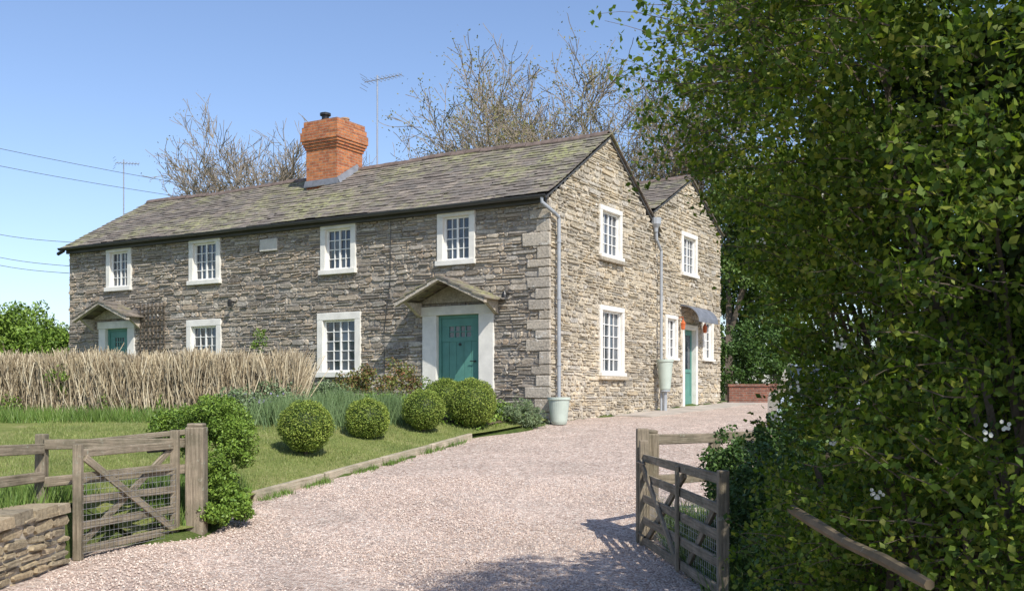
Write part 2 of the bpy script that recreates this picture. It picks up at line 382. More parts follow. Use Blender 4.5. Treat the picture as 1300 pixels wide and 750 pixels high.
wall('wing_gable_wall',PG2,limg2,g2,R2-.06,M['stone_gable'],M['mortar_gable'])
mb=MB()
mb.box(PG,DEP-.3,DEP,-.6,EV-.05,-LEN,-.06)
mb.face([(-LEN,0,-.6),(-LEN,DEP,-.6),(-LEN,DEP,EV),(-LEN,DEP/2,RZ-.15),(-LEN,0,EV)])
mb.face([(-7,V1,-.6),(-.06,V1,-.6),(-.06,V1,E2),(-7,V1,E2)]); mb.face([(-7,V0,-.6),(-7,V1,-.6),(-7,V1,E2),(-7,VM,R2-.05),(-7,V0,E2)])
mb.face([(-7,V0+.02,EV-.5),(-.06,V0+.02,EV-.5),(-.06,V0+.02,E2),(-7,V0+.02,E2)])
mb.obj('rear_walls',M['mortar_gable'],house)
q=MB(); z=-.3; k=0
while z<EV-.22:
    h=random.uniform(.14,.34); wa=random.uniform(.40,.66) if k%2 else random.uniform(.22,.34)
    pr=.050+random.uniform(-.006,.008); g=.010; sl_=random.uniform(-.012,.012)
    q.box8([(-wa,-pr,z+g+sl_),(.048,-pr,z+g),(.048,.02,z+g),(-wa,.02,z+g+sl_),(-wa-sl_,-pr,z+h-g),(.046,-pr,z+h-g),(.046,.02,z+h-g),(-wa-sl_,.02,z+h-g)])
    z+=h;k+=1
q.obj('quoins',M['quoin'],house,bevel=.018)
sur=MB(); fr=MB(); gl=MB(); te=MB()
def window(P,o,sw,cols,rows,sillout=.05,mull=True):
    a0,a1,z0,z1=o; g=.004
    sur.box(P,a0+g,a0+sw,z0+sw*.75,z1-sw,-.12,.055); sur.box(P,a1-sw,a1-g,z0+sw*.75,z1-sw,-.12,.055)
    sur.box(P,a0+g,a1-g,z1-sw,z1-g,-.12,.058); sur.box(P,a0-.02,a1+.02,z0+g,z0+sw*.75,-.12,.055+sillout)
    a0+=sw;a1-=sw;z0+=sw*.75;z1-=sw; f=.045
    fr.box(P,a0,a0+f,z0,z1,-.10,-.03); fr.box(P,a1-f,a1,z0,z1,-.10,-.03)
    fr.box(P,a0+f,a1-f,z0,z0+f,-.10,-.03); fr.box(P,a0+f,a1-f,z1-f,z1,-.10,-.03)
    ia0,ia1,iz0,iz1=a0+f,a1-f,z0+f,z1-f
    if mull:
        m_=(ia0+ia1)/2; fr.box(P,m_-.022,m_+.022,iz0,iz1,-.095,-.034)
    for i in range(1,cols):
        if mull and i*2==cols: continue
        m_=ia0+(ia1-ia0)*i/cols; fr.box(P,m_-.009,m_+.009,iz0,iz1,-.085,-.045)
    for i in range(1,rows):
        m_=iz0+(iz1-iz0)*i/rows; fr.box(P,ia0,ia1,m_-.009,m_+.009,-.083,-.047)
    for i in range(cols):
        for j in range(rows):
            ta=random.uniform(-.006,.006); tb=random.uniform(-.006,.006)
            x0=ia0+(ia1-ia0)*i/cols;x1=ia0+(ia1-ia0)*(i+1)/cols;y0=iz0+(iz1-iz0)*j/rows;y1=iz0+(iz1-iz0)*(j+1)/rows
            gl.face([P(x0,y0,-.07+ta),P(x1,y0,-.07+tb),P(x1,y1,-.07-ta),P(x0,y1,-.07-tb)])
for o in fo[:4]: window(PF,o,.16,4,4)
for o in fo[4:6]: window(PF,o,.18,4,5)
window(PG,go[0],.12,4,4); window(PG,go[1],.12,4,5)
window(PG2,g2[0],.13,4,4); window(PG2,g2[2],.1,3,4); window(PG2,g2[3],.1,3,4)
def door(P,o,sw):
    a0,a1,z0,z1=o
    sur.box(P,a0,a0+sw,z0,z1-.2,-.14,.06); sur.box(P,a1-sw,a1,z0,z1-.2,-.14,.06); sur.box(P,a0-.03,a1+.03,z1-.2,z1,-.14,.075)
    a0+=sw;a1-=sw;z1-=.2
    te.box(P,a0,a0+.07,z0,z1,-.12,-.04); te.box(P,a1-.07,a1,z0,z1,-.12,-.04); te.box(P,a0+.07,a1-.07,z1-.07,z1,-.12,-.04)
    a0+=.07;a1-=.07;z1-=.07; w=a1-a0; lz0=z1-.42; lz1=z1-.18
    n=5
    for i in range(n):
        te.box(P,a0+w*i/n+.004,a0+w*(i+1)/n-.004,z0,lz0-.1,-.105,-.075)
    te.box(P,a0,a1,z0,lz0-.1,-.12,-.088)
    te.box(P,a0,a1,lz0-.1,lz0,-.11,-.065); te.box(P,a0,a1,lz1,z1,-.11,-.065)
    te.box(P,a0,a0+.2,lz0,lz1,-.11,-.065); te.box(P,a1-.2,a1,lz0,lz1,-.11,-.065)
    for i in range(1,4):
        x=a0+.2+(w-.4)*i/4; te.box(P,x-.014,x+.014,lz0,lz1,-.11,-.067)
    te.box(P,a0+.2,a1-.2,(lz0+lz1)/2-.012,(lz0+lz1)/2+.012,-.11,-.069)
    gl.face([P(a0+.1,lz0,-.09),P(a1-.1,lz0,-.09),P(a1-.1,lz1,-.09),P(a0+.1,lz1,-.09)])
    bk.tube([P(a1-.09,z0+1.0,-.07),P(a1-.09,z0+1.0,-.02)],.018); bk.tube([P(a1-.09,z0+1.0,-.025),P(a1-.2,z0+1.0,-.025)],.010)
    bk.tube([P((a0+a1)/2,lz0-.16,-.075),P((a0+a1)/2,lz0-.16,-.05)],.03)
bk=MB()
door(PF,(-3.22,-1.34,.33,2.56),.38); door(PF,(-14.36,-12.88,.5,2.62),.28)
P=PG2
sur.box(P,7.70,7.84,.2,2.54,-.14,.06); sur.box(P,8.72,8.86,.2,2.54,-.14,.06); sur.box(P,7.84,8.72,2.40,2.54,-.14,.06)
te.box(P,7.84,8.72,.25,2.40,-.12,-.08); te.box(P,7.90,7.98,.30,2.35,-.08,-.06); te.box(P,8.58,8.66,.30,2.35,-.08,-.06); te.box(P,7.98,8.58,.30,.55,-.08,-.06); te.box(P,7.98,8.58,1.2,1.3,-.08,-.06); te.box(P,7.98,8.58,2.25,2.35,-.08,-.06)
gl.face([P(7.98,1.3,-.075),P(8.58,1.3,-.075),P(8.58,2.25,-.075),P(7.98,2.25,-.075)])
sur.obj('painted_surrounds',M['white'],house,bevel=.010); fr.obj('window_frames',M['whitewood'],house)
gl.obj('window_panes',M['glass'],house); te.obj('doors',M['teal'],house,bevel=.004)
d=MB(); d.box(PF,-8.2,-7.62,4.16,4.46,-.02,.07); d.obj('date_stone',simple('date_stone_pale',(.56,.53,.47),.85,.15,6,bumps=.4),house,bevel=.01)
d=MB(); d.box(PG,2.3,3.7,3.68,3.757,-.05,.13); d.box(PG,2.3,3.82,.94,1.017,-.05,.13); d.obj('stone_sills',M['stone_gable'],house,bevel=.01)
d=MB(); d.box(PF,-3.1,-1.45,.0,.33,-.1,.45); d.box(PF,-14.2,-13,.2,.5,-.1,.4); d.box(PG,7.6,9.0,-.1,.27,-.1,.4); d.obj('door_steps',M['paving'],house,bevel=.015)
# canopies
can=MB(); st2=MB()
def canopy(ac,hw,ze,za,proj):
    for sgn in (-1,1):
        n=4
        for r in range(n):
            f0=r/n; f1=(r+1)/n
            e0=(ac+sgn*hw*(1-f0),ze+(za-ze)*f0); e1=(ac+sgn*hw*(1-f1),ze+(za-ze)*f1)
            m_=0.0
            while m_<proj-.01:
                w=random.uniform(.16,.26); w=min(w,proj-m_)
                t=.035; L0=.02+random.uniform(-.005,.005)
                can.box8([PF(e0[0],e0[1]+L0,m_+.003),PF(e0[0],e0[1]+L0,m_+w),PF(e1[0]-sgn*.03,e1[1]+.0,m_+w),PF(e1[0]-sgn*.03,e1[1],m_+.003),
                          PF(e0[0],e0[1]+L0+t,m_+.003),PF(e0[0],e0[1]+L0+t,m_+w),PF(e1[0]-sgn*.03,e1[1]+t,m_+w),PF(e1[0]-sgn*.03,e1[1]+t,m_+.003)])
                m_+=w
        st2.box8([PF(ac+sgn*hw*.97,ze-.07,proj-.14),PF(ac,za-.07,proj-.14),PF(ac,za-.07,proj-.02),PF(ac+sgn*hw*.97,ze-.07,proj-.02),
                  PF(ac+sgn*hw*.97,ze+.015,proj-.14),PF(ac,za+.0,proj-.14),PF(ac,za+.0,proj-.02),PF(ac+sgn*hw*.97,ze+.015,proj-.02)])
        a=ac+sgn*hw*.84; zt_=ze+(za-ze)*.14
        st2.box8([PF(a-.05,zt_-.34,.04),PF(a+.05,zt_-.34,.04),PF(a+.05,zt_-.32,.10),PF(a-.05,zt_-.32,.10),PF(a-.05,zt_-.02,.04),PF(a+.05,zt_-.02,.04),PF(a+.05,zt_-.04,proj*.75),PF(a-.05,zt_-.04,proj*.75)])
    st2.face([PF(ac-hw*.9,ze+.03,.065),PF(ac+hw*.9,ze+.03,.065),PF(ac,za-.02,.065)])
canopy(-2.28,1.2,2.60,3.12,.82); canopy(-13.62,1.15,2.66,3.12,.65)
can.obj('canopy_slates',M['slate'],house); st2.obj('canopy_stonework',M['quoin'],house)
lc=MB(); n=8
for i in range(n):
    t0=i/n;t1=(i+1)/n; cv=lambda t:(.55*math.sin(t*math.pi/2)+.02,3.05-.45*(1-math.cos(t*math.pi/2)))
    (d0,z0),(d1,z1)=cv(t0),cv(t1)
    lc.box8([PG2(7.55,z0-.03,d0),PG2(9.1,z0-.03,d0),PG2(9.1,z1-.03,d1),PG2(7.55,z1-.03,d1),PG2(7.55,z0,d0),PG2(9.1,z0,d0),PG2(9.1,z1,d1),PG2(7.55,z1,d1)])
lc.obj('lead_canopy',M['lead'],house)
for a in (7.48,9.2):
    ln=empty('lantern_'+('a' if a<8 else 'b')); ln.parent=house
    l=MB(); l.lathe(PG2(a,2.35,.14),[(.02,.0),(.055,.02),(.065,.16),(.075,.17),(.03,.25),(.015,.28)],6); l.tube([PG2(a,2.62,.14),PG2(a,2.70,.14),PG2(a,2.68,.02)],.012)
    l.obj('lantern_body',M['copper'],ln)
# ---- roofs
def ridge(u): return RZ+.04-(.13 if u<-8 else 0)+.025*math.sin(u*1.1)
def roof(u0,u1,v_e,z_e,v_r,zr,mb,expo=.19,length=.40):
    ns=Vector((0,v_r-v_e,zr(0)-z_e)); 
    rows=int(ns.length/expo)+1
    for r in range(rows):
        u=u0-random.uniform(0,.28)
        while u<u1:
            w=random.uniform(.22,.34); ua=max(u0,u);ub=min(u1,u+w); 
            if ub-ua<.05: u+=w; continue
            um=(ua+ub)/2; z_r=zr(um); ze=z_e+.022*math.sin(um*.9+1)
            S=Vector((0,v_r-v_e,z_r-ze)); Ls=S.length; S/=Ls; Nn=Vector((0,-S.z,S.y))
            if Nn.z<0: Nn=-Nn
            s0=r*Ls/rows; s1=min(s0+length,Ls); b0=Vector((0,v_e,ze))
            j=random.uniform(-.012,.012); lift=.030+random.uniform(-.005,.014)
            def q(u_,s_,n_): 
                p=b0+S*s_+Nn*n_; return (u_,p.y,p.z)
            g=.0035; tk=.012; s0j=s0+j
            mb.box8([q(ua+g,s0j,lift-tk),q(ub-g,s0j+random.uniform(-.004,.004),lift-tk),q(ub-g,s1,-tk+.002),q(ua+g,s1,-tk+.002),q(ua+g,s0j,lift),q(ub-g,s0j,lift),q(ub-g,s1,.002),q(ua+g,s1,.002)])
            u+=w
rf=MB()
roof(-LEN-.12,.10,-.22,EV-.02,2.9,ridge,rf)
roof(-LEN-.12,.10,DEP+.2,EV-.02,2.9,ridge,rf)
roof(-7,.04,V0-.15,E2-.0,VM,lambda u:R2+.04,rf)
roof(-7,.04,V1+.18,E2-.02,VM,lambda u:R2+.04,rf)
rf.obj('roof_slates',M['slate'],house)
ud=MB()
for (a,b2,c) in [((-.20,EV-.06),(2.9,RZ-.03),(-LEN-.08,.06)),((DEP+.18,EV-.06),(2.9,RZ-.03),(-LEN-.08,.06)),((V0-.1,E2-.03),(VM,R2-.0),(-6.95,0.0)),((V1+.15,E2-.04),(VM,R2-.0),(-6.95,0.0))]:
    off=.13 if c[0]<-10 else 0
    ud.box8([(c[0],a[0],a[1]-.03),(c[1],a[0],a[1]-.03),(c[1],b2[0],b2[1]-.05),(c[0],b2[0],b2[1]-.05-off),(c[0],a[0],a[1]),(c[1],a[0],a[1]),(c[1],b2[0],b2[1]-.02),(c[0],b2[0],b2[1]-.02-off)])
ud.obj('roof_underlay',M['gutter'],house)
rt=MB()
def ridgetiles(u0,u1,v,zf):
    u=u0
    while u<u1:
        w=.44; z=zf(u)+.03+random.uniform(-.012,.012)
        pts=[(-.14,-.06),(-.09,.015),(0,.05),(.09,.015),(.14,-.06)]
        for i in range(4):
            p,q_=pts[i],pts[i+1]
            rt.box8([(u,v+p[0],z+p[1]-.02),(u+w-.01,v+p[0],z+p[1]-.02),(u+w-.01,v+q_[0],z+q_[1]-.02),(u,v+q_[0],z+q_[1]-.02),(u,v+p[0],z+p[1]),(u+w-.01,v+p[0],z+p[1]),(u+w-.01,v+q_[0],z+q_[1]),(u,v+q_[0],z+q_[1])])
        u+=w
ridgetiles(-LEN-.1,-.3,2.9,ridge); ridgetiles(-7,-.35,VM,lambda u:R2+.04)
rt.obj('ridge_tiles',simple('ridge_tile',(.16,.12,.10),.85,.4,5,bumps=.4),house)
gt=MB()
def gutter(p0,p1,r=.06):
    p0=Vector(p0);p1=Vector(p1); d=(p1-p0).normalized(); x=d.cross(Vector((0,0,1))).normalized()
    n=8; A=[];B=[]
    for i in range(n+1):
        a=math.pi+math.pi*i/n; o=x*math.cos(a)*r+Vector((0,0,1))*math.sin(a)*r; A.append(p0+o);B.append(p1+o)
    for i in range(n): gt.face([A[i],B[i],B[i+1],A[i+1]])
    gt.tube([A[0],B[0]],.008,4); gt.tube([A[-1],B[-1]],.008,4)
gutter((-LEN-.1,-.27,EV-.03),(.08,-.27,EV-.05)); gt.box(PF,-LEN,-.02,EV-.17,EV-.04,.05,.12)
gt.obj('gutters',M['gutter'],house)
dp=MB()
dp.tube([(-.02,-.27,EV-.1),(-.02,-.27,EV-.2),(.13,-.05,EV-.38),(.13,.18,EV-.46),(.13,.2,EV-.6),(.13,.2,.45)],.04,10)
for z in (1.2,2.6,3.8): dp.tube([(.13,.2,z),(.13,.2,z+.06)],.05,10)
dp.lathe((.1,5.55,4.95),[(.05,-.2),(.06,-.1),(.13,0),(.14,.16)],12)
dp.tube([(.1,5.55,4.85),(.1,5.6,4.55),(.12,5.85,4.3),(.12,5.85,1.45)],.04,10)
dp.tube([(.22,5.62,.75),(.22,5.62,.05)],.04,8)
dp.obj('downpipes',M['pipe'],house)
bk.tube([PF(-.95,2.75,.05),PF(-.95,2.75,.22)],.03); bk.lathe(PF(-.95,2.66,.24),[(.07,0),(.06,.06),(.03,.13)],12)
bk.tube([PF(-9.1,2.95,.05),PF(-9.1,2.95,.2)],.025); bk.lathe(PF(-9.1,2.82,.2),[(.05,0),(.06,.12),(.02,.18)],8)
bk.tube([PF(-LEN+.1,EV-.1,.27),PF(-LEN-.15,EV-.18,.27)],.05)
bk.tube([PF(-4.1,EV-.2,.06),PF(-4.12,3.2,.06),PF(-4.3,2.0,.06),PF(-4.28,1.0,.06)],.008,5)
bk.obj('ironmongery',M['black'],house)
# chimney
ch=MB()
def uvbox(mb,x0,x1,y0,y1,z0,z1):
    c=[(x0,y0),(x1,y0),(x1,y1),(x0,y1)]; per=0
    for i in range(4):
        p,q_=c[i],c[(i+1)%4]; l=math.dist(p,q_)
        mb.face([(p[0],p[1],z0),(q_[0],q_[1],z0),(q_[0],q_[1],z1),(p[0],p[1],z1)],[(per,z0),(per+l,z0),(per+l,z1),(per,z1)]); per+=l
    for z in (z0,z1): mb.face([(a,b2,z) for a,b2 in c],[(a,b2) for a,b2 in c])
cx,cy=-8.0,2.55; hw=.53
uvbox(ch,cx-hw,cx+hw,cy-hw,cy+hw,5.8,7.15)
for i,(e,z0,z1) in enumerate([(.03,7.151,7.225),(.06,7.226,7.30),(.09,7.301,7.375),(.115,7.376,7.60),(.085,7.601,7.75),(.05,7.751,7.90)]): uvbox(ch,cx-hw-e,cx+hw+e,cy-hw-e,cy+hw+e,z0,z1)
ch.obj('chimney_stack',M['brick'],house)
cp=MB(); cp.lathe((cx-.28,cy-.05,7.9),[(.11,0),(.11,.12),(.13,.12),(.13,.15),(.10,.15),(.10,.27),(.15,.27),(.15,.33),(.02,.37)],14); cp.obj('chimney_cowl',M['black'],house)
cp=MB(); cp.lathe((cx+.28,cy+.1,7.9),[(.12,0),(.11,.10),(.13,.12),(.12,.16)],14); cp.obj('chimney_pot',M['brick'],house)
fl=MB()
def rz_(v): return EV-.02+(v+.22)*(RZ+.04-EV+.02)/(2.9+.22)+.03
v=cy-hw; fl.box8([(cx-hw-.04,v-.06,rz_(v-.06)-.01),(cx+hw+.04,v-.06,rz_(v-.06)-.01),(cx+hw+.04,v-.004,rz_(v)),(cx-hw-.04,v-.004,rz_(v)),(cx-hw-.04,v-.06,rz_(v-.06)+.02),(cx+hw+.04,v-.06,rz_(v-.06)+.02),(cx+hw+.04,v-.008,rz_(v)+.14),(cx-hw-.04,v-.008,rz_(v)+.14)])
fl.box8([(cx+hw,v,rz_(v)-.02),(cx+hw+.12,v,rz_(v)-.02),(cx+hw+.12,2.85,rz_(2.85)-.02),(cx+hw,2.85,rz_(2.85)-.02),(cx+hw,v,rz_(v)+.15),(cx+hw+.012,v,rz_(v)+.15),(cx+hw+.012,2.85,rz_(2.85)+.13),(cx+hw,2.85,rz_(2.85)+.13)])
fl.obj('lead_flashing',M['lead'],house)
def aerial(name,loc,zb,zt,yaw,ln,nel,scale=1):
    e=empty(name,loc); mb=MB(); mb.tube([(0,0,zb),(0,0,zt)],.022,6)
    d=Vector((math.cos(yaw),math.sin(yaw),.08)); s=Vector((-math.sin(yaw),math.cos(yaw),0)); c=Vector((0,0,zt-.12))
    mb.tube([c-d*ln*.35,c+d*ln*.65],.012,5)
    for i in range(nel):
        p=c-d*ln*.3+d*ln*.95*i/(nel-1); l=.24*scale*(1-.4*i/nel); mb.tube([p-s*l,p+s*l],.007,4)
        if i>2: mb.tube([p-Vector((0,0,l*.45)),p+Vector((0,0,l*.45))],.006,4)
    p=c-d*ln*.33
    for k in (-2,-1,1,2): mb.tube([p-s*.2+Vector((0,0,.09*k))-d*abs(k)*.03,p+s*.2+Vector((0,0,.09*k))-d*abs(k)*.03],.006,4)
    mb.obj('mast_and_yagi',M['alu'],e)
p=W(479,215,27.6); aerial('tv_aerial',(p.x,p.y,0),5.9,W(479,96,27.6).z,-.35,1.1,10)
p=W(157,275,34.5); aerial('tv_aerial.001',(p.x,p.y,0),5.4,W(157,203,34.5).z,.6,.75,8)
tr=MB()
for i in range(7): a=-12.6+i*.155; tr.box(PF,a-.012,a+.012,1.2,3.05,.06,.085)
for i in range(11): z=1.3+i*.165; tr.box(PF,-12.65,-11.62,z-.012,z+.012,.086,.105)
tr.obj('wall_trellis',M['bark'],house)
def loc(u,v,z=0): return HM@Vector((u,v,z))
pt=MB(); p=loc(.30,-.12); pt.lathe((p.x,p.y,-.02),[(.15,0),(.17,.05),(.22,.5),(.24,.51),(.24,.56),(.21,.56),(.20,.45)],28); pt.obj('plant_pot',M['pot'])
pp=empty('plant_pot.001'); pt=MB(); p=loc(.32,5.62); pt.lathe((p.x,p.y,.70),[(.12,0),(.14,.04),(.20,.72),(.22,.73),(.22,.79),(.19,.79),(.18,.7)],28); pt.obj('pot_body',M['pot'],pp)
pt=MB(); pt.lathe((p.x,p.y,.05),[(.13,0),(.13,.06),(.05,.08),(.05,.60),(.13,.62),(.13,.655)],16); pt.obj('pot_stand',M['pipe'],pp)
pv=MB()
for i in range(12):
    v0=3+i*.72
    for r in (0,1):
        a,b_2=.06+r*.5,.55+r*.5
        q4=[loc(a,v0),loc(b_2,v0),loc(b_2,v0+.71),loc(a,v0+.71)]
        zz=[float(D(p.y)) for p in q4]
        pv.box8([(p.x,p.y,z-.03) for p,z in zip(q4,zz)]+[(p.x,p.y,z+.022) for p,z in zip(q4,zz)])
pv.obj('paving',M['paving'])
sl=MB(); A=Vector((-3.33,13.1,0)); B=Vector((-.76,18.95,0)); n=4
for i in range(n):
    p=A.lerp(B,i/n+.004); q_=A.lerp(B,(i+1)/n-.004); p.z=float(D(p.y))+.03; q_.z=float(D(q_.y))+.03+random.uniform(-.01,.01)
    p.x+=random.uniform(-.02,.02); sl.beam(p,q_,.09,.17)
sl.obj('timber_edging',M['sleeper'],bevel=.012)
# ---------------- gates & fences ----------------
def gate(name,p0,p1,zb,h,rails=5):
    e=empty(name); p0=Vector(p0);p1=Vector(p1); d=(p1-p0); ln=d.length; d.normalize(); side=Vector((-d.y,d.x,0)); mb=MB()
    def at(s,z,o=0): q=p0+d*s+side*o; return Vector((q.x,q.y,zb+z))
    mb.beam(at(0.05,-.02),at(0.05,h+.12),.09,.07); mb.beam(at(ln-.05,-.03),at(ln-.05,h+.03),.085,.07)
    for z in np.linspace(.08,h-.05,rails):
        r=random.uniform(-.018,.018); mb.beam(at(.06,z+r,.0),at(ln-.06,z-r,.0),.030,.08)
    mb.beam(at(.1,h-.1,-.035),at(ln*.55 if ln>2 else ln-.1,.1,-.035),.03,.07); mb.beam(at(.1,.1,.037),at(ln*.55 if ln>2 else ln-.1,h-.1,.037),.03,.075)
    if ln>2:
        mb.beam(at(ln*.55,.03,-.035),at(ln*.55,h-.03,-.035),.03,.075)
        mb.beam(at(ln-.12,h-.1,.037),at(ln*.58,.1,.037),.03,.07)
    mb.obj('gate_timbers',M['timber'],e,bevel=.008)
    nb=MB(); ss=np.arange(.1,ln-.05,.06); zs=np.arange(.04,h*.75,.06)
    for s in ss: nb.tube([at(s,.04,.056),at(s,h*.75,.056)],.0018,3)
    for z in zs: nb.tube([at(.1,z,.056),at(ln-.05,z,.056)],.0018,3)
    nb.obj('wire_netting',M['alu'],e)
    ir=MB(); ir.tube([at(.0,h-.1,-.06),at(.4,h-.1,-.06)],.012,5); ir.tube([at(.0,.15,-.06),at(.4,.15,-.06)],.012,5); ir.obj('hinges',M['black'],e)
gate('field_gate',(-3.62,11.1,0),(-4.17,9.75,0),-.95,1.05)
gate('field_gate.001',(1.36,10.65,0),(1.58,7.6,0),-.97,.98)
def post(x,y,zt,w):
    mb=MB(); z0=float(D(y))-.1; t=random.uniform(-.02,.02)
    mb.beam((x,y,z0),(x+t,y,zt-.03),w,w*.95); mb.beam((x+t,y,zt-.032),(x+t*1.1,y,zt+.01),w*.86,w*.8)
    return mb
mb=post(-3.45,11.2,.28,.20); mb.obj('gate_post',M['timber'],bevel=.015)
mb=post(1.44,10.95,.22,.21); mb.beam((1.37,10.75,-1),(1.37,10.75,.25),.13,.11); mb.obj('gate_post.001',M['timber'],bevel=.015)
fp=[(-3.5,11.35),(-4.6,10.0),(-4.95,8.4),(-5.2,6.6),(-5.4,4.6)]
mb=MB()
for i,(x,y) in enumerate(fp[1:]): mb.beam((x,y,-.7),(x+.01,y,.22),.10,.10)
for (x0,y0),(x1,y1) in zip(fp[:-1],fp[1:]):
    for z in (.10,-.22): mb.beam((x0+.05,y0-.06,z+random.uniform(-.03,.03)),(x1+.05,y1-.06,z+random.uniform(-.03,.03)),.045,.10)
mb.beam((-3.5,11.3,.2),(-4.5,10.9,.1),.07,.06)
mb.obj('post_and_rail_fence',M['timber'],bevel=.01)
mb=MB(); rp=[(1.5,11.0),(2.35,11.9),(3.9,12.4),(5.6,12.9)]
for (x,y) in rp[1:]: mb.beam((x,y,-1.1),(x,y,.12),.12,.11)
for (p0,p1) in zip(rp[:-1],rp[1:]):
    for z in (.12,-.32): mb.beam((p0[0],p0[1],z),(p1[0],p1[1],z-.02),.06,.11)
mb.obj('post_and_rail_fence.001',M['timber'],bevel=.01)
mb=MB(); pa=W(1005,646,4.25); pb=W(1180,742,3.05); pm=pa.lerp(pb,.5)+Vector((.0,0,-.012)); mb.tube([pa,pa.lerp(pm,.5),pm,pm.lerp(pb,.5)+Vector((0,0,.006)),pb],[.020,.022,.019,.021,.017],7); mb.obj('fallen_rail',M['oldtimber'])
# low stone wall
lw=MB(); lb=MB()
PWl=lambda a,z,d:(-4.2+d,a,z)
z=-1.1
while z<-.50:
    h=random.uniform(.06,.12); a=1.0
    while a<9.62:
        w=random.uniform(.12,.4)
        if 9.62-(a+w)<.1: w=9.62-a
        stone(lw,PWl,a,a+w,z,min(z+h,-.45)); a+=w
    z+=h
a=1.0
while a<9.62:
    w=random.uniform(.25,.5); w=min(w,9.64-a); zt0=-.42+random.uniform(-.01,.02); xo=-4.15+random.uniform(-.02,.02)
    lw.box8([(-4.56,a,-.5),(xo,a,-.5),(xo,a+w-.01,-.5),(-4.56,a+w-.01,-.5),(-4.56,a,zt0),(xo-.01,a,zt0),(xo-.01,a+w-.01,zt0+.01),(-4.56,a+w-.01,zt0)]); a+=w
lb.box8([(-4.54,1,-1.2),(-4.2,1,-1.2),(-4.2,9.62,-1.2),(-4.54,9.62,-1.2),(-4.54,1,-.5),(-4.2,1,-.5),(-4.2,9.62,-.5),(-4.54,9.62,-.5)])
e=empty('garden_stone_wall'); lw.obj('wall_stones',M['stone_wall'],e); lb.obj('wall_core',M['mortar_gable'],e)
mb=MB(); uvbox(mb,7.0,15,33.0,33.3,.2,.85); uvbox(mb,6.95,15.02,32.96,33.34,.851,.93)
mb.obj('low_brick_wall',M['darkbrick'])
# ---------------- stick hedge ----------------
n=24000; t=rng.uniform(0,1,n); x=-14+t*10.15; y=19+.3*np.sin(x*.4)+rng.normal(0,.18,n)
zb=L(x,y)-.05; top=1.32+.04*np.sin(x*3)+.03*np.sin(x*7.3)+rng.normal(0,.06,n); 
start=np.where(rng.random(n)<.35,zb,zb+rng.uniform(0,.9,n)); h=np.minimum(top-start,rng.uniform(.18,1.2,n)); top2=start+h
r=rng.uniform(.003,.012,n); lean=rng.normal(0,.22,(n,2))*h[:,None]
A=np.stack([x,y,start],1); B=np.stack([x+lean[:,0],y+lean[:,1]*.5,top2],1)
def prism(A,B,ra,rb):
    d=B-A; d/=np.maximum(np.linalg.norm(d,axis=1,keepdims=True),1e-6)
    ref=np.where(np.abs(d[:,2:3])>.8,np.array([[1.,0,0]]),np.array([[0,0,1.]]))
    u=np.cross(d,ref); u/=np.linalg.norm(u,axis=1,keepdims=True); v=np.cross(d,u)
    ra=np.asarray(ra)[:,None]; rb=np.asarray(rb)[:,None]; fs=[]
    o=[(math.cos(2*math.pi*k/3),math.sin(2*math.pi*k/3)) for k in range(3)]
    for k in range(3):
        c0,s0=o[k]; c1,s1=o[(k+1)%3]
        fs.append(np.stack([A+(u*c0+v*s0)*ra,A+(u*c1+v*s1)*ra,B+(u*c1+v*s1)*rb,B+(u*c0+v*s0)*rb],1))
    return np.stack(fs,1)
e=empty('stick_hedge'); np_obj('stick_hedge_stems',prism(A,B,r,r*.6),4,M['stick'],e)
mb=MB(); mb.box8([(-14,18.93,0),(-3.95,18.93,0),(-3.95,19.15,0),(-14,19.15,0),(-14,18.93,1.10),(-3.95,18.93,1.10),(-3.95,19.15,1.10),(-14,19.15,1.10)])
mb.obj('hedge_core',simple('hedge_core',(.12,.09,.055),.95,.5,14,bumps=1),e)
P=cloud([((-8.3,18.75,.85),(.22,.15,.25)),((-4.3,18.75,.6),(.3,.15,.3)),((-6.2,18.7,.4),(.5,.15,.15)),((-9.4,18.7,.42),(.5,.15,.15)),((-7.4,18.7,.38),(.6,.15,.12)),((-5.3,18.7,.34),(.6,.15,.12))],60,.12,70)
np_obj('hedge_ivy',leafV(P,.05),4,M['shrub'],e)
# ---------------- topiary ----------------
def ball(name,px,py,Y,r,mat='box'):
    c=W(px,py,Y); e=empty(name,(0,0,0))
    n=int(9000*(r/.38)**2); d=unit(n); k=1+.03*np.sin(d[:,0]*9+px)+.03*np.sin(d[:,1]*11+d[:,2]*7)
    P=np.array(c)[None]+d*(r*k*rng.uniform(.88,1.05,n))[:,None]*np.array([1,1,.95])
    np_obj('topiary_leaves',leafV(P,.030,.6),4,M[mat],e)
    mb=MB(); prof=[(max(.001,r*.88*math.sin(a)),-r*.84*math.cos(a)) for a in np.linspace(.02,math.pi-.02,12)]
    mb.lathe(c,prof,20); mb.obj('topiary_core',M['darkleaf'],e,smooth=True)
    mb=MB(); mb.tube([(c.x,c.y,float(L(c.x,c.y))-.05),(c.x,c.y,c.z)],.03); mb.obj('stem',M['bark'],e)
for i,(px,py,Y,r) in enumerate([(388,541,15.5,.40),(466,532,17.3,.365),(538,520,18.5,.375),(599,511,19.5,.47),(567,506,20.8,.42)]):
    ball('topiary_ball' if i==0 else 'topiary_ball.%03d'%i,px,py,Y,r)
